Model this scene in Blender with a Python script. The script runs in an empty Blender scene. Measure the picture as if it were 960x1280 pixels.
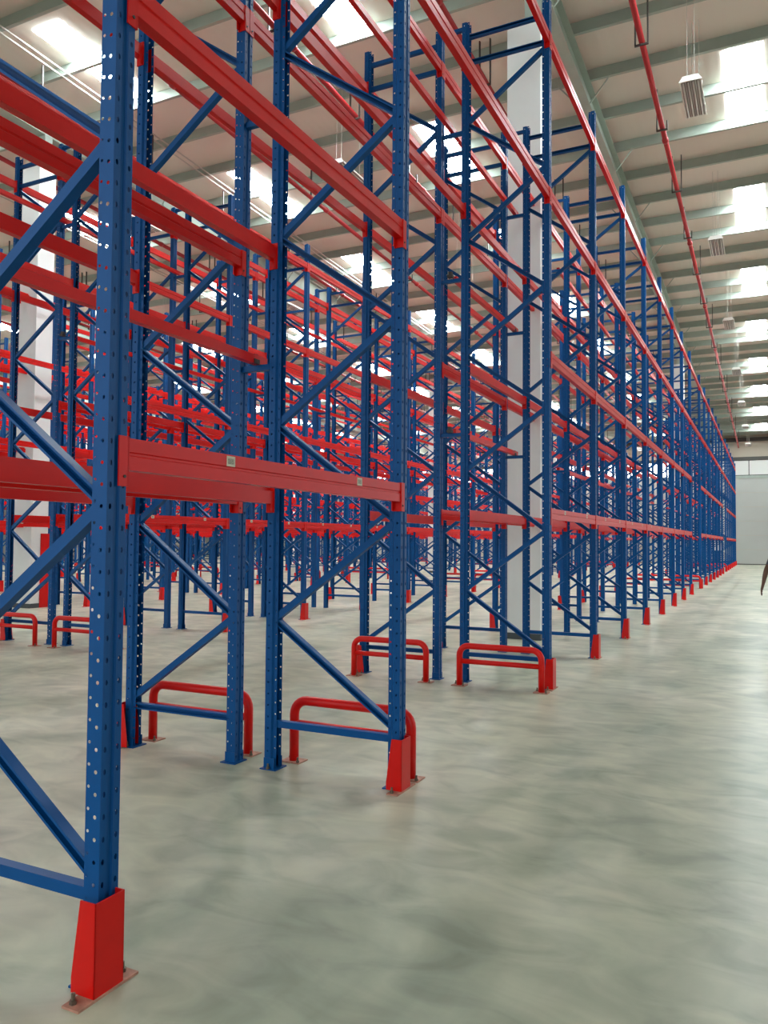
import bpy, math, random
from mathutils import Vector, Matrix
random.seed(7)
scene = bpy.context.scene
col = scene.collection
PI = math.pi

# ------------------------------------------------------------------ camera
YAW, PITCH, ROLL, FPX = 0.4545, 0.0375, 0.0076, 981.5
CAM = Vector((2.0574, -2.0655, 1.5316))
fwd = Vector((-math.sin(YAW) * math.cos(PITCH), math.cos(YAW) * math.cos(PITCH), math.sin(PITCH)))
rgt = Vector((math.cos(YAW), math.sin(YAW), 0))
upv = rgt.cross(fwd)
r2 = math.cos(ROLL) * rgt + math.sin(ROLL) * upv
u2 = -math.sin(ROLL) * rgt + math.cos(ROLL) * upv
cd = bpy.data.cameras.new('camera')
cd.sensor_fit = 'VERTICAL'
cd.sensor_height = 36.0
cd.lens = FPX / 1280 * 36.0
cd.clip_end = 400
cam = bpy.data.objects.new('camera', cd)
col.objects.link(cam)
m = Matrix((r2, u2, -fwd)).transposed().to_4x4()
m.translation = CAM
cam.matrix_world = m
scene.camera = cam

# ------------------------------------------------------------------ world, exposure
SKY_STRENGTH = 1.05
SKYLIGHT_STRENGTH = 36.0
w = bpy.data.worlds.new('world')
scene.world = w
w.use_nodes = True
bg = w.node_tree.nodes['Background']
bg.inputs[0].default_value = (0.93, 0.97, 1.0, 1)
bg.inputs[1].default_value = SKY_STRENGTH
vs = scene.view_settings
vs.view_transform = 'Standard'
vs.look = 'None'
vs.gamma = 1.0
vs.use_curve_mapping = False
vs.exposure = 0.60

# ------------------------------------------------------------------ materials
def srgb(r, g, b):
    f = lambda c: (c / 255 / 12.92) if c / 255 <= 0.04045 else ((c / 255 + 0.055) / 1.055) ** 2.4
    return (f(r), f(g), f(b), 1)

MATS = {}
def mat(name, c, rough=0.5, metal=0.0, noise=0.0, nscale=6.0, bump=0.0, bscale=60.0, emit=0.0, coat=0.0, spec=0.5):
    m = bpy.data.materials.new(name)
    m.use_nodes = True
    nt = m.node_tree
    b = nt.nodes['Principled BSDF']
    b.inputs['Base Color'].default_value = c
    b.inputs['Roughness'].default_value = rough
    b.inputs['Metallic'].default_value = metal
    b.inputs['Specular IOR Level'].default_value = spec
    b.inputs['Coat Weight'].default_value = coat
    b.inputs['Coat Roughness'].default_value = 0.12
    if emit:
        b.inputs['Emission Color'].default_value = c
        b.inputs['Emission Strength'].default_value = emit
    if noise or bump:
        tc = nt.nodes.new('ShaderNodeTexCoord')
    if noise:
        n = nt.nodes.new('ShaderNodeTexNoise')
        n.inputs['Scale'].default_value = nscale
        n.inputs['Detail'].default_value = 6
        nt.links.new(tc.outputs['Object'], n.inputs['Vector'])
        r = nt.nodes.new('ShaderNodeValToRGB')
        k0, k1 = 1 - noise, 1 + noise
        r.color_ramp.elements[0].position = 0.3
        r.color_ramp.elements[1].position = 0.7
        r.color_ramp.elements[0].color = (c[0] * k0, c[1] * k0, c[2] * k0, 1)
        r.color_ramp.elements[1].color = (min(1, c[0] * k1), min(1, c[1] * k1), min(1, c[2] * k1), 1)
        nt.links.new(n.outputs['Fac'], r.inputs[0])
        nt.links.new(r.outputs[0], b.inputs['Base Color'])
    if bump:
        n2 = nt.nodes.new('ShaderNodeTexNoise')
        n2.inputs['Scale'].default_value = bscale
        nt.links.new(tc.outputs['Object'], n2.inputs['Vector'])
        bp = nt.nodes.new('ShaderNodeBump')
        bp.inputs['Strength'].default_value = bump
        bp.inputs['Distance'].default_value = 0.01
        nt.links.new(n2.outputs['Fac'], bp.inputs['Height'])
        nt.links.new(bp.outputs[0], b.inputs['Normal'])
    MATS[name] = m
    return m

BLUE = mat('blue_powder_coat', srgb(1, 76, 136), 0.42, noise=0.06, nscale=9, spec=0.2)
RED = mat('red_powder_coat', srgb(212, 16, 8), 0.34, noise=0.05, nscale=7, spec=0.22)
GUARDRED = mat('red_gloss_paint', srgb(212, 18, 12), 0.32, noise=0.05, nscale=9, spec=0.3)
PLATE = mat('dusty_red_plate', srgb(176, 128, 108), 0.7, noise=0.25, nscale=30)
BOLT = mat('zinc_bolt', srgb(120, 110, 96), 0.45, metal=0.7)
STEEL = mat('dark_steel', srgb(52, 44, 40), 0.55)
PIPE = mat('red_pipe_paint', srgb(168, 36, 40), 0.45, noise=0.08)
PURLIN = mat('grey_green_primer', srgb(164, 176, 166), 0.6, noise=0.05, nscale=3)
WALLP = mat('white_wall_panel', srgb(182, 185, 180), 0.55, noise=0.02, nscale=1)
DARKG = mat('outside_concrete', srgb(170, 168, 160), 0.8, noise=0.06, nscale=0.5)
WALLB = mat('beige_wall_band', srgb(190, 180, 164), 0.6, noise=0.03, nscale=1)
DARKTRIM = mat('dark_trim', srgb(84, 84, 80), 0.6)
COLW = mat('white_column_paint', srgb(232, 234, 232), 0.5, noise=0.03, nscale=2, bump=0.1, bscale=12)
COLD = mat('dark_column_base', srgb(70, 78, 80), 0.6, noise=0.1)
PANE = mat('translucent_pane', srgb(214, 215, 211), 0.4, emit=0.06)
PANEB = mat('daylit_pane', (1, 0.99, 0.96, 1), 0.4, emit=9.0)
SKYL = mat('daylit_skylight', (0.88, 0.97, 1.0, 1), 0.5, emit=SKYLIGHT_STRENGTH)
LAMPW = mat('lamp_white', srgb(238, 236, 230), 0.4)
LAMPG = mat('lamp_reflector', srgb(150, 140, 132), 0.3, metal=0.4)
TUBE = mat('lamp_tube', srgb(214, 208, 200), 0.3)
WIRE = mat('steel_wire', srgb(190, 188, 180), 0.4)
PAPER = mat('paper_white', srgb(236, 238, 236), 0.6)
SKIN = mat('skin', srgb(92, 62, 48), 0.55, noise=0.06, nscale=30)
CLOTH1 = mat('shirt_cloth', srgb(60, 62, 74), 0.8, noise=0.1, nscale=40)
CLOTH2 = mat('trouser_cloth', srgb(40, 42, 50), 0.85, noise=0.1, nscale=40)
HAIR = mat('hair', srgb(20, 17, 15), 0.7, noise=0.2, nscale=80)

def floor_mat():
    m = bpy.data.materials.new('polished_concrete')
    m.use_nodes = True
    nt = m.node_tree
    N, L = nt.nodes.new, nt.links.new
    b = nt.nodes['Principled BSDF']
    tc = N('ShaderNodeTexCoord')
    def noise(scale, detail, sx=1, sy=1, dist=0.0):
        mp = N('ShaderNodeMapping')
        mp.inputs['Scale'].default_value = (sx, sy, 1)
        L(tc.outputs['Object'], mp.inputs['Vector'])
        n = N('ShaderNodeTexNoise')
        n.inputs['Scale'].default_value = scale
        n.inputs['Detail'].default_value = detail
        n.inputs['Distortion'].default_value = dist
        L(mp.outputs[0], n.inputs['Vector'])
        return n.outputs['Fac']
    def ramp(fac, stops):
        r = N('ShaderNodeValToRGB')
        e = r.color_ramp.elements
        e[0].position, e[0].color = stops[0]
        e[1].position, e[1].color = stops[-1]
        for p, c in stops[1:-1]:
            x = e.new(p); x.color = c
        L(fac, r.inputs[0])
        return r.outputs[0]
    base = ramp(noise(0.5, 6, 1, 0.7), [(0.32, srgb(196, 196, 178)), (0.5, srgb(208, 204, 185)), (0.7, srgb(216, 209, 190))])
    dark = ramp(noise(0.9, 9, 1, 0.6, 0.7), [(0.34, (0.62, 0.68, 0.66, 1)), (0.48, (0.93, 0.95, 0.94, 1)), (0.60, (1, 1, 1, 1))])
    fine = ramp(noise(4.0, 8, 0.6, 1, 0.9), [(0.32, (0.76, 0.78, 0.77, 1)), (0.5, (0.97, 0.97, 0.97, 1)), (0.68, (1.14, 1.13, 1.11, 1))])
    streak = ramp(noise(0.9, 2, 2.4, 0.12, 0.2), [(0.35, (0.90, 0.90, 0.90, 1)), (0.6, (1.02, 1.02, 1.02, 1))])
    # cloudy green-grey damp stains, spread over the whole slab alike
    stain = ramp(noise(0.55, 8, 1, 0.8, 0.8), [(0.30, (0.62, 0.68, 0.64, 1)), (0.45, (0.78, 0.82, 0.77, 1)), (0.58, (0.90, 0.915, 0.89, 1)), (0.72, (1, 1, 1, 1))])
    def mul(a, c, f):
        x = N('ShaderNodeMix'); x.data_type = 'RGBA'; x.blend_type = 'MULTIPLY'
        x.inputs[0].default_value = f
        L(a, x.inputs[6]); L(c, x.inputs[7])
        return x.outputs[2]
    c = mul(mul(mul(mul(base, dark, 0.9), fine, 1.0), streak, 0.8), stain, 1.0)
    L(c, b.inputs['Base Color'])
    b.inputs['Roughness'].default_value = 0.30
    b.inputs['Specular IOR Level'].default_value = 0.10
    return m
FLOOR = floor_mat()

def roof_mat():
    m = mat('roof_sheet', srgb(222, 215, 204), 0.55)
    nt = m.node_tree
    N, L = nt.nodes.new, nt.links.new
    b = nt.nodes['Principled BSDF']
    tc = N('ShaderNodeTexCoord')
    wv = N('ShaderNodeTexWave')
    wv.bands_direction = 'X'
    wv.inputs['Scale'].default_value = 1.6
    L(tc.outputs['Object'], wv.inputs['Vector'])
    bp = N('ShaderNodeBump')
    bp.inputs['Strength'].default_value = 0.1
    bp.inputs['Distance'].default_value = 0.02
    L(wv.outputs['Fac'], bp.inputs['Height'])
    L(bp.outputs[0], b.inputs['Normal'])
    return m
ROOF = roof_mat()

def sticker_mat():
    m = mat('barcode_sticker', srgb(206, 200, 176), 0.5)
    nt = m.node_tree
    N, L = nt.nodes.new, nt.links.new
    b = nt.nodes['Principled BSDF']
    tc = N('ShaderNodeTexCoord')
    wv = N('ShaderNodeTexWave')
    wv.bands_direction = 'Y'
    wv.inputs['Scale'].default_value = 60
    wv.inputs['Distortion'].default_value = 3
    wv.inputs['Detail Scale'].default_value = 4
    L(tc.outputs['Object'], wv.inputs['Vector'])
    sp = N('ShaderNodeSeparateXYZ')
    L(tc.outputs['Object'], sp.inputs[0])
    ab = N('ShaderNodeMath'); ab.operation = 'ABSOLUTE'; L(sp.outputs[2], ab.inputs[0])
    lt = N('ShaderNodeMath'); lt.operation = 'LESS_THAN'; lt.inputs[1].default_value = 0.012; L(ab.outputs[0], lt.inputs[0])
    ay = N('ShaderNodeMath'); ay.operation = 'ABSOLUTE'; L(sp.outputs[1], ay.inputs[0])
    l2 = N('ShaderNodeMath'); l2.operation = 'LESS_THAN'; l2.inputs[1].default_value = 0.021; L(ay.outputs[0], l2.inputs[0])
    gt = N('ShaderNodeMath'); gt.operation = 'GREATER_THAN'; gt.inputs[1].default_value = 0.45; L(wv.outputs['Fac'], gt.inputs[0])
    m1 = N('ShaderNodeMath'); m1.operation = 'MULTIPLY'; L(lt.outputs[0], m1.inputs[0]); L(l2.outputs[0], m1.inputs[1])
    m2 = N('ShaderNodeMath'); m2.operation = 'MULTIPLY'; L(m1.outputs[0], m2.inputs[0]); L(gt.outputs[0], m2.inputs[1])
    mx = N('ShaderNodeMix'); mx.data_type = 'RGBA'
    mx.inputs[6].default_value = srgb(206, 200, 176)
    mx.inputs[7].default_value = srgb(70, 72, 62)
    L(m2.outputs[0], mx.inputs[0]); L(mx.outputs[2], b.inputs['Base Color'])
    return m
STICKER = sticker_mat()

# ------------------------------------------------------------------ mesh helpers
class MB:
    def __init__(s):
        s.v, s.f = [], []
    def box(s, x0, x1, y0, y1, z0, z1):
        n = len(s.v)
        s.v += [(x0, y0, z0), (x1, y0, z0), (x1, y1, z0), (x0, y1, z0), (x0, y0, z1), (x1, y0, z1), (x1, y1, z1), (x0, y1, z1)]
        s.f += [tuple(n + i for i in q) for q in ((0, 3, 2, 1), (4, 5, 6, 7), (0, 1, 5, 4), (1, 2, 6, 5), (2, 3, 7, 6), (3, 0, 4, 7))]
        return s
    def prism(s, prof, a, b, U, V, caps=True):
        """closed profile [(u,v)] swept from point a to b; U,V are the profile axes"""
        a, b, U, V = Vector(a), Vector(b), Vector(U), Vector(V)
        n = len(s.v); k = len(prof)
        for p in (a, b):
            s.v += [tuple(p + U * q[0] + V * q[1]) for q in prof]
        for i in range(k):
            j = (i + 1) % k
            s.f.append((n + i, n + j, n + k + j, n + k + i))
        if caps:
            s.f.append(tuple(n + i for i in range(k))[::-1])
            s.f.append(tuple(n + k + i for i in range(k)))
        return s
    def tube(s, pts, r, seg=10, caps=True):
        pts = [Vector(p) for p in pts]
        n = len(s.v)
        nrm = None
        for i, p in enumerate(pts):
            t = (pts[min(i + 1, len(pts) - 1)] - pts[max(i - 1, 0)]).normalized()
            if nrm is None:
                ref = Vector((0, 0, 1)) if abs(t.z) < 0.9 else Vector((0, 1, 0))
                nrm = t.cross(ref).normalized()
            else:
                nrm = (nrm - t * nrm.dot(t)).normalized()
            bn = t.cross(nrm)
            rr = r[i] if isinstance(r, (list, tuple)) else r
            s.v += [tuple(p + (nrm * math.cos(2 * PI * q / seg) + bn * math.sin(2 * PI * q / seg)) * rr) for q in range(seg)]
        for i in range(len(pts) - 1):
            for q in range(seg):
                q2 = (q + 1) % seg
                s.f.append((n + i * seg + q, n + i * seg + q2, n + (i + 1) * seg + q2, n + (i + 1) * seg + q))
        if caps:
            s.f.append(tuple(n + q for q in range(seg))[::-1])
            e = n + (len(pts) - 1) * seg
            s.f.append(tuple(e + q for q in range(seg)))
        return s
    def add(s, other, M=None):
        n = len(s.v)
        s.v += [tuple(M @ Vector(p)) if M else p for p in other.v]
        s.f += [tuple(n + i for i in q) for q in other.f]
        return s
    def mesh(s, name, material, smooth=False):
        me = bpy.data.meshes.new(name)
        me.from_pydata(s.v, [], s.f)
        me.materials.append(material)
        if smooth:
            me.polygons.foreach_set('use_smooth', [True] * len(me.polygons))
        me.update()
        return me

def ob(name, me, parent=None, loc=(0, 0, 0), rz=0.0):
    o = bpy.data.objects.new(name, me)
    col.objects.link(o)
    o.location = loc
    if rz:
        o.rotation_euler = (0, 0, rz)
    if parent:
        o.parent = parent
    return o

def tag(o, label, cat=None, group=None, kind=None):
    if label: o['label'] = label
    if cat: o['category'] = cat
    if group: o['group'] = group
    if kind: o['kind'] = kind
    return o

def thing(name, label, cat, loc=(0, 0, 0), rz=0.0, group=None):
    return tag(ob(name, None, None, loc, rz), label, cat, group)

ORD = ['zeroth', 'first', 'second', 'third', 'fourth', 'fifth', 'sixth', 'seventh', 'eighth', 'ninth', 'tenth', 'eleventh', 'twelfth',
       'thirteenth', 'fourteenth', 'fifteenth', 'sixteenth', 'seventeenth', 'eighteenth', 'nineteenth', 'twentieth']

def in_frame(corners):
    for p in corners:
        d = Vector(p) - CAM
        z = d.dot(fwd)
        if z > 0.1 and abs(FPX * d.dot(r2) / z) < 480 and abs(FPX * d.dot(u2) / z) < 640:
            return True
    return False

# ------------------------------------------------------------------ dimensions
PITCHX = 6.07          # rack pair spacing
NPAIR = 8
PX = [0.0, -6.07, -11.85, -17.9, -23.7, -29.7, -35.5, -41.5]      # front face of each back-to-back pair
FLUE = 0.244
BAY = 2.463
Y = [0.0, 2.431, 6.158] + [6.158 + BAY * i for i in range(1, 8)]
t2 = Y[-1] + 3.73
Y += [t2 + BAY * i for i in range(0, 7)]
t3 = Y[-1] + 3.73
Y += [t3 + BAY * i for i in range(0, 7)]
TUNNEL = {1: 1, 9: 2, 16: 3}            # bay index -> passage number
LEVELS = [1.896, 3.568, 5.329, 7.033]
TOP = 7.41
STOPZ = [2.73, 4.48, 6.16]
SLOPE = -0.03
def roofz(y, z11=11.2):
    return z11 + SLOPE * (y - 11)
XL, XR, YN, YF = -50.0, 14.0, -9.0, 62.7
COLY = [10.1, 33.95, 58.1]
COLX = [-1.425, -12.83, -24.9, -36.8]
CD = 0.45                 # column depth along the rows

# ------------------------------------------------------------------ setting
mb = MB().box(XL, XR, YN, YF + 0.2, -0.2, 0.0)
tag(ob('floor', mb.mesh('floor', FLOOR)), 'polished grey green concrete floor with darker cloudy patches', None, None, 'structure')

tag(ob('floor_outside', MB().box(-250, 250, -250, 250, -0.35, -0.21).mesh('floor_outside', DARKG)), 'plain concrete ground added outside the building, unseen', None, None, 'structure')  # unseen ground, added to stop sky light shining up from below
mb = MB()
prof = [(0, 0), (0, 0.06)]
z0, z1 = roofz(YN) + 0.24, roofz(YF + 0.2) + 0.24
mb.v = [(XL, YN, z0), (XR, YN, z0), (XR, YF + 0.2, z1), (XL, YF + 0.2, z1), (XL, YN, z0 + .06), (XR, YN, z0 + .06), (XR, YF + 0.2, z1 + .06), (XL, YF + 0.2, z1 + .06)]
mb.f = [(0, 3, 2, 1), (4, 5, 6, 7), (0, 1, 5, 4), (1, 2, 6, 5), (2, 3, 7, 6), (3, 0, 4, 7)]
ceiling = tag(ob('ceiling', mb.mesh('ceiling', ROOF)), 'beige metal roof sheeting on grey green purlins with skylight panels', None, None, 'structure')
# purlins: lipped Z sections running across the aisles
zp = [(-0.035, 0), (0.04, 0), (0.04, 0.02), (0.035, 0.02), (0.035, 0.006), (0.003, 0.006), (0.003, 0.25), (-0.07, 0.25), (-0.07, 0.244), (-0.003, 0.244), (-0.003, 0.006), (-0.035, 0.006)]
pm = MB().prism([(-u, v) for u, v in zp][::-1], (XL, 0, 0), (XR, 0, 0), (0, 1, 0), (0, 0, 1)).mesh('purlin', PURLIN)
PY = [12.55 + 1.545 * i for i in range(-13, 33)]
for y in PY:
    if y < YF - .3:
        ob('purlin', pm, ceiling, (0, y, roofz(y) - 0.005))
# rafters along the roof slope over the column lines, with fly braces
RAFX = [10.2, -1.28, -12.70, -24.8, -36.7]
I = [(-.13, 0), (.13, 0), (.13, .014), (.006, .014), (.006, .516), (.13, .516), (.13, .53), (-.13, .53), (-.13, .516), (-.006, .516), (-.006, .014), (-.13, .014)]
rm = MB().prism(I, (0, YN, roofz(YN) - .53), (0, YF, roofz(YF) - .53), (1, 0, 0), (0, 0, 1)).mesh('rafter', PURLIN)
fb = MB()
for sx in (-1, 1):
    fb.tube([(sx * .1, 0, -.50), (sx * .55, 0, .05)], .016, 6)
fbm = fb.mesh('fly_brace', PURLIN)
for x in RAFX:
    ob('rafter', rm, ceiling, (x, 0, 0))
    for i, y in enumerate(PY):
        if i % 2 == 0 and 0 < y < 45 and x < 5:
            ob('fly_brace', fbm, ceiling, (x, y, roofz(y)))
# skylight panels
SKX = [1.70, -5.02, -10.45, -16.6, -22.7, -28.8, -34.9]
SKY_Y = [8.4 + 6.18 * i for i in range(0, 9)]
ssl = MB()
L = 2.55
zz0, zz1 = 0, SLOPE * L
ssl.v = [(-.36, 0, 0), (.36, 0, 0), (.36, L, zz1), (-.36, L, zz1), (-.36, 0, .03), (.36, 0, .03), (.36, L, zz1 + .03), (-.36, L, zz1 + .03)]
ssl.f = [(0, 3, 2, 1), (4, 5, 6, 7), (0, 1, 5, 4), (1, 2, 6, 5), (2, 3, 7, 6), (3, 0, 4, 7)]
skm = ssl.mesh('skylight', SKYL)
for x in SKX:
    for y in SKY_Y:
        seen = in_frame([(x + sx * .36, y + q * L / 8, roofz(y + q * L / 8) + .225) for sx in (-1, 0, 1) for q in range(9)])
        o = ob('skylight' if seen else 'skylight_offscreen', skm, ceiling, (x, y, roofz(y) + .225))
        o['label'] = 'bright translucent roof panel'

# back wall: horizontal cladding panels, clerestory window, beige band
wb = MB().box(XL, XR, YF, YF + .2, 0, roofz(YF) + .24)
wall = tag(ob('wall_back', wb.mesh('wall_back', WALLB)), 'white horizontally clad end wall with clerestory strip', None, None, 'structure')
ph = 6.40 / 6
pan = MB().box(XL, XR, -.06, 0, 0.012, ph - .012).mesh('cladding_panel', WALLP)
for i in range(6):
    ob('cladding_panel', pan, wall, (0, YF, .06 + i * ph))
ob('sill_band', MB().box(XL, XR, -.10, 0, 6.47, 6.68).mesh('sill_band', PURLIN), wall, (0, YF, 0))
ob('head_band', MB().box(XL, XR, -.14, 0, 7.86, 8.08).mesh('head_band', DARKTRIM), wall, (0, YF, 0))
ob('eave_beam', MB().box(XL, XR, -.35, 0, 9.25, 9.5).mesh('eave_beam', STEEL), wall, (0, YF, 0))
tag(ob('baseboard_back', MB().box(XL, XR, -.08, 0, 0, .07).mesh('baseboard_back', DARKTRIM), None, (0, YF, 0)), 'dark strip along foot of the white end wall', None, None, 'structure')
win = tag(ob('window_1', MB().box(XL, XR, -.07, -.02, 7.80, 7.86).box(XL, XR, -.07, -.02, 6.68, 6.73).mesh('window_1', DARKTRIM), None, (0, YF, 0)), 'long clerestory window strip high on the end wall', None, None, 'structure')
pane1 = MB().box(-.72, .72, -.045, -.03, 6.73, 7.80).mesh('pane', PANE)
pane2 = MB().box(-.72, .72, -.045, -.03, 6.73, 7.80).mesh('pane', PANEB)
mul = MB().box(-.03, .03, -.07, -.02, 6.73, 7.80).mesh('mullion', DARKTRIM)
x = 10.6
while x > XL + 1:
    seen = in_frame([(x + sx * .72, YF, z) for sx in (-1, 0, 1) for z in (6.75, 7.3, 7.8)])
    ob('pane' if seen else 'pane_offscreen', pane1 if x > -3.4 else pane2, win, (x, 0, 0))
    ob('mullion', mul, win, (x - .75, 0, 0))
    x -= 1.5
wl = MB().box(XL - .2, XL, YN, YF, 0, roofz(YN) + .24)
tag(ob('wall_left', wl.mesh('wall_left', WALLP)), 'white side wall far beyond the rack rows', None, None, 'structure')

wr_ = MB().box(12.0, 12.2, YN, 6, 0, roofz(YN) + .2).box(12.0, 12.2, 6, YF, 8.2, 9.9)  # unseen wall, added to shade the near aisle and admit light farther along
tag(ob('wall_right_added', wr_.mesh('wall_right_added', WALLP)), 'added white side wall, unseen, with a long opening that lets in side light', None, None, 'structure')
# building columns
for ix, cx in enumerate(COLX):
    for iy, cy in enumerate(COLY):
        c = thing('building_column', 'white square building column with dark base, rising between racks at %s bay, %s column line' % (
            ['fourth', 'twelfth', 'last'][iy], ORD[ix + 1]), 'column', (cx, cy + CD / 2, 0), group='white building columns')
        top = roofz(cy) - .53
        ob('casing', MB().box(-.275, .275, -CD / 2, CD / 2, .1, 10.05 + SLOPE * (cy - 10)).mesh('casing', COLW), c)
        ob('plinth', MB().box(-.285, .285, -CD / 2 - .01, CD / 2 + .01, 0, .1).mesh('plinth', COLD), c)
        ob('steel_stub', MB().box(-.02, .27, -.1, .1, 10.04 + SLOPE * (cy - 10), top + .005).mesh('steel_stub', PURLIN), c)
# red corner guard on a column
cg = MB().box(.287, .299, .02, .237, 0, 1.65).box(.18, .299, .237, .249, 0, 1.65)
tag(ob('column_guard', cg.mesh('column_guard', GUARDRED), None, (COLX[1], COLY[0] + CD / 2, 0)), 'tall red steel corner guard on a white building column', 'guard')

# ------------------------------------------------------------------ rack meshes
UP = [(-.085, -.030), (-.060, -.030), (-.050, -.045), (0, -.045), (0, -.014), (-.008, -.010), (-.008, .010), (0, .014), (0, .045), (-.050, .045), (-.060, .030), (-.085, .030)]
HOLES = {0: (.006, .006), 2: (.0072, .0072), 3: (.0065, .0105), 7: (.0065, .0105), 8: (.0072, .0072), 10: (.006, .006)}
def upright_mesh(holes):
    mb = MB()
    z0, z1 = .006, TOP
    for i in range(len(UP) - 1):
        a, b = Vector(UP[i] + (0,)), Vector(UP[i + 1] + (0,))
        if holes and i in HOLES:
            hw, hh = HOLES[i]
            d = (b - a); ln = d.length; d = d / ln
            nc = 97; pz = (z1 - z0) / nc
            for c in range(nc):
                zc0, zc1 = z0 + c * pz, z0 + (c + 1) * pz
                zm = (zc0 + zc1) / 2 + (pz * .25 if i in (0, 10) else 0)
                o = len(mb.v)
                out = [(0, zc0), (ln / 2, zc0), (ln, zc0), (ln, zm), (ln, zc1), (ln / 2, zc1), (0, zc1), (0, zm)]
                for u, z in out:
                    p = a + d * u; mb.v.append((p.x, p.y, z))
                for k in range(8):
                    an = -3 * PI / 4 + k * PI / 4
                    p = a + d * (ln / 2 + hw * math.cos(an)); mb.v.append((p.x, p.y, zm + hh * math.sin(an)))
                for k in range(8):
                    k2 = (k + 1) % 8
                    mb.f.append((o + k, o + k2, o + 8 + k2, o + 8 + k))
        else:
            o = len(mb.v)
            mb.v += [(a.x, a.y, z0), (b.x, b.y, z0), (b.x, b.y, z1), (a.x, a.y, z1)]
            mb.f.append((o, o + 1, o + 2, o + 3))
    return mb.mesh('upright', BLUE)
UPN, UPF = upright_mesh(True), upright_mesh(False)
FOOT = MB().box(-.105, .02, -.07, .07, 0, .007).box(-.08, .003, -.049, -.045, .005, .075).box(-.08, .003, .045, .049, .005, .075).mesh('base_plate', BLUE)
def bolt_mb(x, y, z=0.0, h=.035):
    return MB().tube([(x, y, z), (x, y, z + .012)], .013, 6).tube([(x, y, z + .012), (x, y, z + h)], .007, 6)
UBOLT = bolt_mb(-.04, .062, .006).mesh('anchor_bolt', BOLT)

def channel(a, b, openy, wd=.044, dp=.044, t=.003, lip=.010):
    """lipped C channel from a to b in the frame plane, open toward +y or -y"""
    a, b = Vector(a), Vector(b)
    d = (b - a).normalized()
    U = Vector((0, 1, 0)).cross(d).normalized()
    s = openy
    h, e = wd / 2, dp / 2
    pr = [(-h, -e), (h, -e), (h, e), (h - lip, e), (h - lip, e - t), (h - t, e - t), (h - t, -e + t), (-h + t, -e + t), (-h + t, e - t), (-h + lip, e - t), (-h + lip, e), (-h, e)]
    pr = [(u, v * s) for u, v in pr]
    return MB().prism(pr, a, b, U, (0, 1, 0))
XF_, XB_ = -.062, -.938
NODES = [.36, 1.0, 1.66, 2.32, 2.97, 3.62, 4.28, 4.93, 5.59, 6.25, 6.90]
BR = []
BR.append(channel((XF_, 0, .30), (XB_, 0, .30), 1))
for i in range(len(NODES) - 1):
    xa, xb = (XF_, XB_) if i % 2 == 0 else (XB_, XF_)
    BR.append(channel((xa, 0, NODES[i] + .012), (xb, 0, NODES[i + 1] - .012), -1 if i % 2 == 0 else 1))
BR.append(channel((XF_, 0, 6.955), (XB_, 0, 6.955), -1))
BR.append(channel((XF_, 0, 7.25), (XB_, 0, 7.25), -1))
BRM = [b.mesh('brace', BLUE) for b in BR]
allb = MB()
for b in BR: allb.add(b)
BRALL = allb.mesh('bracing', BLUE)

BP = [(0, 0), (-.022, 0), (-.022, -.03), (-.05, -.03), (-.05, -.115), (0, -.115), (0, -.066), (-.005, -.062), (-.005, -.053), (0, -.049)]
def conn_mb(yend, s):
    """beam end connector: hooked end plate beside the upright and flange on its face; s=+1: upright lies at +y"""
    return MB().box(-.056, .006, yend - .002 if s > 0 else yend - .005, yend + .005 if s > 0 else yend + .002, -.175, .004) \
               .box(.0005, .006, min(yend, yend + s * .047), max(yend, yend + s * .047), -.175, .004) \
               .box(-.05, -.044, min(yend - s * .004, yend - s * .03), max(yend - s * .004, yend - s * .03), -.172, -.115)
BEAMC = {}
def beam_meshes(length):
    k = round(length, 3)
    if k not in BEAMC:
        h = length / 2
        b = MB().prism(BP, (0, -h, 0), (0, h, 0), (1, 0, 0), (0, 0, 1))
        c0, c1 = conn_mb(-h, -1), conn_mb(h, 1)
        full = MB().add(b).add(c0).add(c1)
        BEAMC[k] = (b.mesh('beam', RED), c0.mesh('connector', RED), c1.mesh('connector', RED), full.mesh('beam', RED))
    return BEAMC[k]
PIN = MB().tube([(.005, 0, 0), (.010, 0, 0)], .006, 8).mesh('safety_pin', STEEL)
STK = MB().box(0, .0012, -.029, .029, -.022, .022).mesh('barcode_label', STICKER)
SPC = MB().box(-FLUE - .01, .01, -.02, .02, -.02, .02).mesh('row_spacer', BLUE)
CLAMP = MB().box(-.03, .03, -.03, .03, .02, .05).box(-.02, .02, -.02, .02, .05, .085).mesh('spacer_clamp', STEEL)
STOPC = {}
def stop_mesh(l):
    k = round(l, 3)
    if k not in STOPC:
        STOPC[k] = MB().box(-.025, .025, -l / 2, l / 2, -.03, .03).mesh('pallet_stop', RED)
    return STOPC[k]

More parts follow.
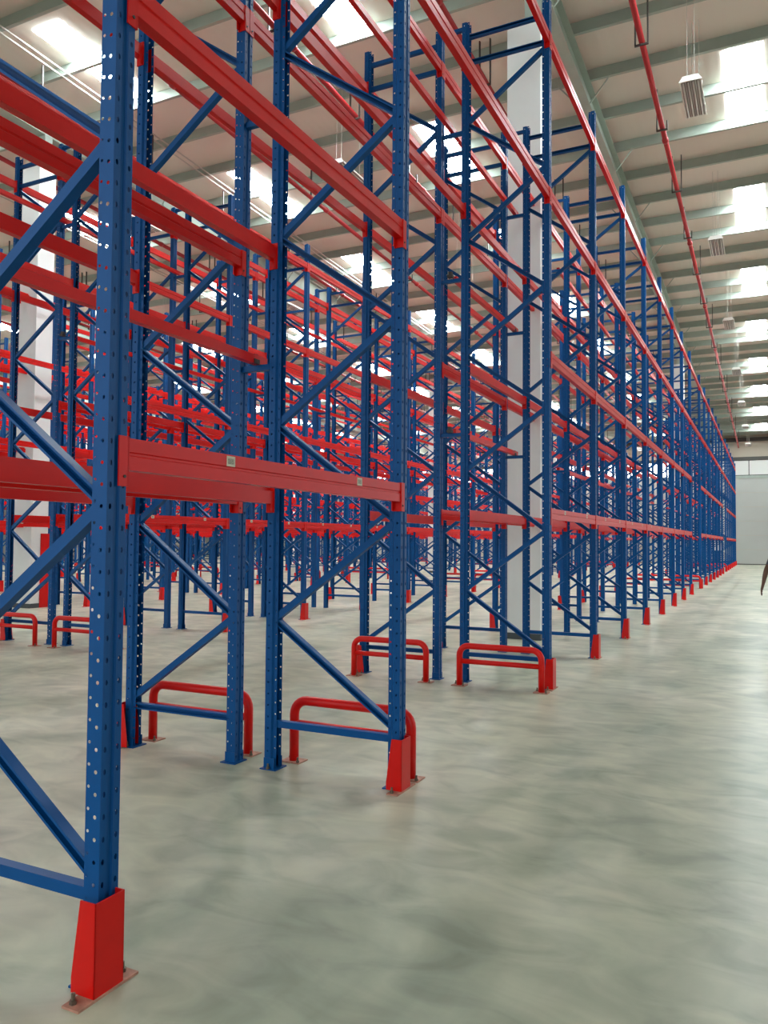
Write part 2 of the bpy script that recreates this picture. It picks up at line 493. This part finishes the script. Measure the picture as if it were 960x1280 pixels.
# ------------------------------------------------------------------ rack rows
def ymin(x):                       # rows further left start further along: nothing nearer is in view
    return CAM.y + (CAM.x - x) / 1.28 - 2.6
def near(x, y):
    return math.hypot(x - CAM.x, y - CAM.y)
rackno = 0
for k in range(NPAIR):
    for side in (0, 1):
        rackno += 1
        X0 = PX[k] - (0 if side == 0 else 2 + FLUE)
        s = 1 if side == 0 else -1
        xmid = X0 - .5 * s
        if rackno == 1:
            lab = 'blue and red pallet rack lining the open aisle, first row from it'
        else:
            lab = 'blue and red steel pallet rack, %s row in from the open aisle' % ORD[rackno]
        rack = thing('pallet_rack', lab, 'pallet rack', (X0, 0, 0), 0 if s == 1 else PI, 'pallet rack rows')
        i0 = 0
        while i0 + 1 < len(Y) and Y[i0 + 1] < ymin(xmid):
            i0 += 1
        for i in range(i0, len(Y)):
            yy = Y[i]
            d = near(xmid, yy)
            ly = s * yy
            holes = d < 13.5
            for fx, rz in ((0, 0), (-1.0, PI)):
                u = ob('upright', UPN if holes else UPF, rack, (fx, ly, 0), rz)
                if d < 17:
                    ob('base_plate', FOOT, u)
                    if d < 10:
                        ob('anchor_bolt', UBOLT, u)
            if d < 19:
                for bm in BRM:
                    ob('brace', bm, rack, (0, ly, 0))
            else:
                ob('bracing', BRALL, rack, (0, ly, 0))
            if side == 0:
                for iz, z in enumerate(STOPZ + [7.36]):
                    sp = ob('row_spacer', SPC, rack, (-1.0, ly, z))
                    if d < 12 and iz in (0, 1):
                        ob('spacer_clamp', CLAMP, sp, (-.12, -.06, 0))
            if i + 1 >= len(Y):
                continue
            ya, yb = Y[i], Y[i + 1]
            ym = (ya + yb) / 2
            def colhit(xa, xb):
                return [(cy, cy + CD) for cx in COLX for cy in COLY if cx - .275 < xb and cx + .275 > xa and cy < yb and cy + CD > ya]
            for lv, z in enumerate(LEVELS):
                if i in TUNNEL and lv < 2:
                    continue
                for fx, rz in ((0, 0), (-1.0, PI)):
                    wx = X0 + s * fx                               # outer face of this beam in the room
                    od = s if fx == 0 else -s                     # which way it faces
                    hit = colhit(min(wx, wx - od * .05), max(wx, wx - od * .05))
                    if hit:                                       # interrupted by a building column
                        for (p, q) in ((ya + .05, hit[0][0] + .003), (hit[0][1] - .003, yb - .05)):
                            if q - p > .3:
                                ob('beam', beam_meshes(q - p)[0], rack, (fx, s * (p + q) / 2, z), rz)
                        continue
                    bmesh_, c0, c1, full = beam_meshes(yb - ya - .10)
                    dist = near(xmid, ym)
                    if dist < 17:
                        bo = ob('beam', bmesh_, rack, (fx, s * ym, z), rz)
                        ob('connector', c0, bo); ob('connector', c1, bo)
                        if dist < 8:
                            ob('safety_pin', PIN, bo, (0, -(yb - ya) / 2 + .03, -.14))
                            ob('safety_pin', PIN, bo, (0, (yb - ya) / 2 - .03, -.14))
                    else:
                        bo = ob('beam', full, rack, (fx, s * ym, z), rz)
                    facing = (fx == 0 and side == 0)
                    if lv == 0 and facing and dist < 20:
                        for fr in (-.232, .253):
                            st = ob('barcode_label', STK, bo, (0, fr * (yb - ya), -.03 if fr > 0 else -.028))
                            st['label'] = 'pale printed label'
            if side == 0 and not colhit(X0 - 1.0 - FLUE, X0 - 1.0):
                for iz, z in enumerate(STOPZ):
                    if i in TUNNEL and iz < 2:
                        continue
                    ob('pallet_stop', stop_mesh(yb - ya), rack, (-1.0 - FLUE / 2, s * (ym + .07), z + .05))

# ------------------------------------------------------------------ upright protectors
def prot_mb():
    mb = MB()
    t = .005; h = .318; hw = .066; z0 = .008
    mb.box(.04 - t, .04, -hw, hw, z0, h)
    for sg in (-1, 1):
        y0, y1 = (sg * hw, sg * (hw - t))
        n = len(mb.v)
        xb, xt = -.065, -.03
        q = [(.04, z0), (xb, z0), (xb, z0 + .05), (xt, h), (.04, h)]
        mb.v += [(x, y0, z) for x, z in q] + [(x, y1, z) for x, z in q]
        mb.f.append(tuple(n + i for i in range(5)) if sg > 0 else tuple(n + i for i in range(5))[::-1])
        mb.f.append(tuple(n + 5 + i for i in range(5))[::-1] if sg > 0 else tuple(n + 5 + i for i in range(5)))
        for i in range(5):
            j = (i + 1) % 5
            mb.f.append((n + i, n + j, n + 5 + j, n + 5 + i))
    return mb
PSH = prot_mb()
PPL = MB().box(-.03, .045, -.135, -.066, 0, .008).box(-.03, .045, .066, .135, 0, .008).box(.03, .045, -.066, .066, 0, .008)
PBO = [bolt_mb(-.005, sg * .11, .008, .034) for sg in (-1, 1)]
PSHM, PPLM = PSH.mesh('protector_shell', GUARDRED), PPL.mesh('base_plate', PLATE)
PBOM = [b.mesh('anchor_bolt', BOLT) for b in PBO]
PFAR = MB().add(PSH).add(PPL).mesh('upright_protector', GUARDRED)
PASS = {0: 'before the near guarded passage', 1: 'past the near guarded passage', 2: 'past the middle guarded passage', 3: 'past the far guarded passage'}
def seg_of(i):
    if i <= 1: return 0, 2 - i
    if i <= 9: return 1, i - 1
    if i <= 16: return 2, i - 9
    return 3, i - 16
stuffp = MB()
for k in range(NPAIR):
    for side in (0, 1):
        xs = PX[k] - (0 if side == 0 else 2 + FLUE)
        rz = 0 if side == 0 else PI
        for i, yy in enumerate(Y):
            if yy < ymin(xs) + 2.4:
                continue
            d = near(xs, yy)
            if k >= 5:
                stuffp.add(MB().add(PSH), Matrix.Translation((xs, yy, 0)) @ Matrix.Rotation(rz, 4, 'Z'))
                continue
            sg, no = seg_of(i)
            lab = 'red foot protector at %s upright %s, %s rack row' % (ORD[no], PASS[sg], ORD[2 * k + side + 1])
            off = -.03 if i < 2 and k == 0 else 0
            if d < 14:
                p = thing('upright_protector', lab, 'protector', (xs, yy + off, 0), rz, 'red upright protectors')
                ob('protector_shell', PSHM, p)
                ob('base_plate', PPLM, p)
                for b in PBOM: ob('anchor_bolt', b, p)
            else:
                tag(ob('upright_protector', PFAR, None, (xs, yy, 0), rz), lab, 'protector', 'red upright protectors')
if stuffp.v:
    tag(ob('upright_protector', stuffp.mesh('upright_protector', GUARDRED)), 'tiny red foot protectors along the rack rows farthest from the open aisle', 'protector', None, 'stuff')

# ------------------------------------------------------------------ guard rails
def arc_path(w2, h, r, n=6):
    pts = [(-w2, 0, 0), (-w2, 0, h - r)]
    for i in range(1, n + 1):
        a = PI - i * PI / 2 / n
        pts.append((-w2 + r + r * math.cos(a), 0, h - r + r * math.sin(a)))
    for i in range(0, n + 1):
        a = PI / 2 - i * PI / 2 / n
        pts.append((w2 - r + r * math.cos(a), 0, h - r + r * math.sin(a)))
    pts.append((w2, 0, 0))
    return pts
GW = .445
GL = MB().tube(arc_path(GW, .425, .10), .033, 14).mesh('rail_loop', GUARDRED, True)
GM = MB().tube([(-GW + .02, 0, .262), (GW - .02, 0, .262)], .027, 12).mesh('mid_bar', GUARDRED, True)
GP = MB().box(-.075, .075, -.06, .06, 0, .008).mesh('base_plate', PLATE)
GB = [bolt_mb(sx * .058, sy * .045, .008, .034).mesh('anchor_bolt', BOLT) for sx, sy in ((-1, 1), (1, -1))]
for k in range(5):
    for side in (0, 1):
        cx = PX[k] - (.475 if side == 0 else 1 + FLUE + .51)
        for bi, pn in TUNNEL.items():
            for e, yy in ((0, Y[bi] + .20), (1, Y[bi + 1] - .26)):
                if yy < ymin(cx) + 2.4:
                    continue
                lab = 'red tubular guard rail on %s edge of %s cross passage, %s rack row' % (('near', 'far')[e], ORD[pn], ORD[2 * k + side + 1])
                g = thing('guard_rail', lab, 'guard rail', (cx, yy, 0), 0, 'red guard rails at the cross passages')
                ob('rail_loop', GL, g)
                ob('mid_bar', GM, g)
                for sx in (-1, 1):
                    bp_ = ob('base_plate', GP, g, (sx * GW, 0, 0))
                    if near(cx, yy) < 14:
                        for b in GB: ob('anchor_bolt', b, bp_)

# white notice on a far upright
tag(ob('notice_board', MB().box(-.22, .22, -.012, 0, 0, .5).mesh('notice_board', PAPER), None, (-.25, Y[16] + .046 + .012, 1.2)),
    'small white notice sheet fixed to rack at the far cross passage', 'sign')

# ------------------------------------------------------------------ sprinkler pipes
def uh(w2, hl, hr):
    return MB().box(-w2 - .012, -w2 + .012, -.02, .02, -.08, hl).box(w2 - .012, w2 + .012, -.02, .02, -.08, hr).box(-w2 - .012, w2 + .012, -.02, .02, -.095, -.07)
HGA = uh(.105, .80, .80).mesh('hanger', STEEL)
HGB = uh(.10, .80, .10).mesh('hanger', STEEL)
pz0 = 10.3
PA, PB = (0, 1.0, pz0 + SLOPE * (1 - 11)), (0, YF - .5, pz0 + SLOPE * (YF - .5 - 11))
PIPEM = MB().tube([PA, PB], .052, 12).mesh('pipe_run', PIPE, True)
CPL = MB().tube([(0, -.05, 0), (0, .05, 0)], .068, 12).mesh('coupling', PIPE, True)
PIPX = [.17, -2.68, -5.48, -8.22, -11.0, -13.8, -16.6, -19.4, -22.2, -25.0]
for j, x in enumerate(PIPX):
    lab = 'red sprinkler pipe on dark hangers above the open aisle edge' if j == 0 else 'red sprinkler pipe on dark hangers under roof, %s in from the open aisle' % ORD[j + 1]
    p = thing('sprinkler_pipe', lab, 'pipe', (x, 0, 0), 0, 'red sprinkler pipes')
    ob('pipe_run', PIPEM, p)
    for q in range(20):
        y = 3.0 + 2.95 * q
        if y < YF - 1 and y > ymin(x):
            ob('hanger', HGA if q % 2 else HGB, p, (0, y, pz0 + SLOPE * (y - 11)))
            if q % 2 == 0:
                ob('coupling', CPL, p, (0, y + .6, pz0 + SLOPE * (y + .6 - 11)))

# ------------------------------------------------------------------ hanging lamps
hp = [(-.12, .09), (-.18, .01), (-.18, 0), (-.165, 0), (-.165, .012), (.165, .012), (.165, 0), (.18, 0), (.18, .01), (.12, .09)]
HOUS = MB().prism(hp, (0, 0, 0), (0, 1.25, 0), (1, 0, 0), (0, 0, 1)).mesh('housing', LAMPW)
REFL = MB()
for q in range(4):
    xx = -.12 + q * .08
    REFL.prism([(xx - .036, .011), (xx - .012, .03), (xx + .012, .03), (xx + .036, .011), (xx + .036, .013), (xx - .036, .013)][:4], (0, .02, -.012), (0, 1.23, -.012), (1, 0, 0), (0, 0, 1))
REFLM = REFL.mesh('reflector', LAMPG)
TUB = MB().tube([(0, .03, -.012), (0, 1.22, -.012)], .012, 8).mesh('lamp_tube', TUBE, True)
ECP = MB().prism([(-.125, .095), (-.19, .0), (.19, .0), (.125, .095)], (0, 0, 0), (0, .02, 0), (1, 0, 0), (0, 0, 1)).mesh('end_cap', LAMPW)
LX = [.93, -6.1, -12.2, -18.3]
LY = [12.2 + 7.25 * i for i in range(7)]
for ix, x in enumerate(LX):
    for iy, y in enumerate(LY):
        if y < ymin(x) + 1:
            continue
        z = 9.58 + SLOPE * (y - 11)
        where = 'over the open aisle' if ix == 0 else 'over the %s rack aisle in' % ORD[ix]
        l = thing('high_bay_lamp', 'unlit white linear high bay lamp on wires %s, %s along' % (where, ORD[iy + 1]), 'lamp', (x, y, z), 0, 'hanging high bay lamps')
        ob('housing', HOUS, l); ob('reflector', REFLM, l)
        ob('end_cap', ECP, l, (0, -.02, 0)); ob('end_cap', ECP, l, (0, 1.25, 0))
        for q in range(4):
            ob('lamp_tube', TUB, l, (-.12 + q * .08, 0, 0))
        zt = roofz(y) + .2 - z
        wr = MB()
        for sx in (-.06, .06):
            wr.tube([(sx, .1, .085), (sx, .1, zt)], .0045, 5)
            wr.tube([(sx, 1.15, .085), (sx, 1.15, zt - .03)], .0045, 5)
        ob('suspension_wire', wr.mesh('suspension_wire', WIRE), l)

# conduits under the roof
for j, x in enumerate((-10.95, -11.12, -17.0, -17.17)):
    tag(ob('cable_conduit', MB().tube([(x, 6, roofz(6) - .03), (x, 45, roofz(45) - .03)], .018, 6).mesh('cable_conduit', WIRE)),
        'thin pale cable conduit under the purlins, %s, %s run in' % (('nearer the open aisle', 'farther from the open aisle')[j % 2], ORD[j // 2 + 1]), 'conduit', 'cable conduits under the roof')

# ------------------------------------------------------------------ person
def person(loc, rz):
    V, E, R = [], [], []
    def add(p, r, par=None):
        V.append(Vector(p)); R.append(r)
        if par is not None: E.append((par, len(V) - 1))
        return len(V) - 1
    pel = add((0, 0, .95), (.155, .115))
    w_ = add((0, 0, 1.08), (.14, .10), pel)
    ch = add((0, .01, 1.28), (.17, .115), w_)
    nb = add((0, 0, 1.44), (.10, .085), ch)
    nk = add((0, -.005, 1.51), (.058, .058), nb)
    hd = add((0, -.015, 1.60), (.078, .092), nk)
    ht = add((0, -.005, 1.69), (.075, .09), hd)
    tp = add((0, 0, 1.745), (.045, .05), ht)
    def arm(sx, el, wr_, tipdir):
        sh = add((sx * .17, 0, 1.41), (.065, .065), nb)
        a1 = add((sx * .205, 0, 1.30), (.052, .052), sh)
        e = add(el, (.042, .042), a1)
        f1 = add(Vector(el).lerp(Vector(wr_), .4), (.042, .040), e)
        wv = add(wr_, (.027, .024), f1)
        t = Vector(tipdir).normalized()
        palm = add(Vector(wr_) + t * .055, (.028, .045), wv)
        side = Vector((0, 1, 0))
        for q, ln in ((-1.5, .075), (-.5, .085), (.5, .08), (1.5, .062)):
            b0 = add(Vector(wr_) + t * .095 + side * q * .021, (.011, .011), palm)
            b1 = add(V[b0] + t * ln * .5 + Vector((-sx * .006, 0, 0)), (.010, .010), b0)
            add(V[b1] + t * ln * .45 + Vector((-sx * .016, 0, 0)), (.009, .009), b1)
        th = add(Vector(wr_) + t * .05 + side * -.045, (.010, .010), palm)
        add(V[th] + t * .045 + side * -.012, (.008, .008), th)
    arm(-1, (-.285, .03, 1.10), (-.335, -.04, .86), (-.22, -.12, -1))
    arm(1, (.27, .05, 1.10), (.28, -.02, .86), (.05, -.15, -1))
    for sx, fy in ((-1, -.12), (1, .12)):
        hp_ = add((sx * .095, 0, .86), (.095, .095), pel)
        kn = add((sx * .10, fy * .6 - .02, .48), (.062, .062), hp_)
        cf = add((sx * .10, fy * .85 + .02, .34), (.058, .058), kn)
        an = add((sx * .10, fy + .02, .10), (.04, .042), cf)
        hl = add((sx * .10, fy + .02, .045), (.042, .04), an)
        add((sx * .105, fy - .10, .04), (.045, .035), hl)
        add((sx * .11, fy - .17, .035), (.035, .026), len(V) - 1)
    me = bpy.data.meshes.new('tmp'); me.from_pydata([tuple(v) for v in V], E, [])
    o = bpy.data.objects.new('tmp', me); col.objects.link(o)
    sk = o.modifiers.new('s', 'SKIN'); sk.use_smooth_shade = True
    for i, r in enumerate(R):
        me.skin_vertices[0].data[i].radius = r
    me.skin_vertices[0].data[0].use_root = True
    ss = o.modifiers.new('u', 'SUBSURF'); ss.levels = 2; ss.render_levels = 2
    dg = bpy.context.evaluated_depsgraph_get()
    bm_ = bpy.data.meshes.new_from_object(o.evaluated_get(dg))
    bpy.data.objects.remove(o)
    bm_.name = 'person'
    bm_.materials.clear()
    for mm in (SKIN, CLOTH1, CLOTH2, HAIR): bm_.materials.append(mm)
    zmin = min(v.co.z for v in bm_.vertices)
    for v in bm_.vertices: v.co.z -= zmin
    for p in bm_.polygons:
        c = p.center; mi = 0
        if c.z < .08: mi = 3
        elif abs(c.x) < .24 and c.z < 1.0 and not (abs(c.x) > .215 and c.z < 1.0): mi = 2
        elif c.z < 1.46 and (abs(c.x) < .20 or c.z > 1.2): mi = 1
        elif c.z > 1.68 or (c.z > 1.56 and c.y > .03): mi = 3
        p.material_index = mi
    bm_.polygons.foreach_set('use_smooth', [True] * len(bm_.polygons))
    root = ob('person', bm_, None, loc, rz)
    eye = MB().tube([(0, -.008, 0), (0, -.004, 0), (0, .008, 0)], [.004, .009, .010], 8)
    for sx in (-1, 1):
        ob('eye', eye.mesh('eye', PAPER), root, (sx * .032, -.098, 1.625 - zmin))
        ob('ear', MB().tube([(0, 0, -.028), (0, .004, 0), (0, 0, .03)], [.008, .016, .010], 8).mesh('ear', SKIN), root, (sx * .083, 0, 1.61 - zmin))
    ob('nose', MB().tube([(0, 0, .02), (0, -.012, -.005), (0, -.004, -.022)], [.007, .014, .008], 8).mesh('nose', SKIN), root, (0, -.105, 1.60 - zmin))
    ob('mouth', MB().tube([(-.022, .004, 0), (0, -.002, 0), (.022, .004, 0)], [.003, .006, .003], 6).mesh('mouth', CLOTH1), root, (0, -.098, 1.555 - zmin))
    tag(root, 'person walking in the open aisle with one bare arm swinging', 'person')
person((2.315, 12.35, 0), 0.0)
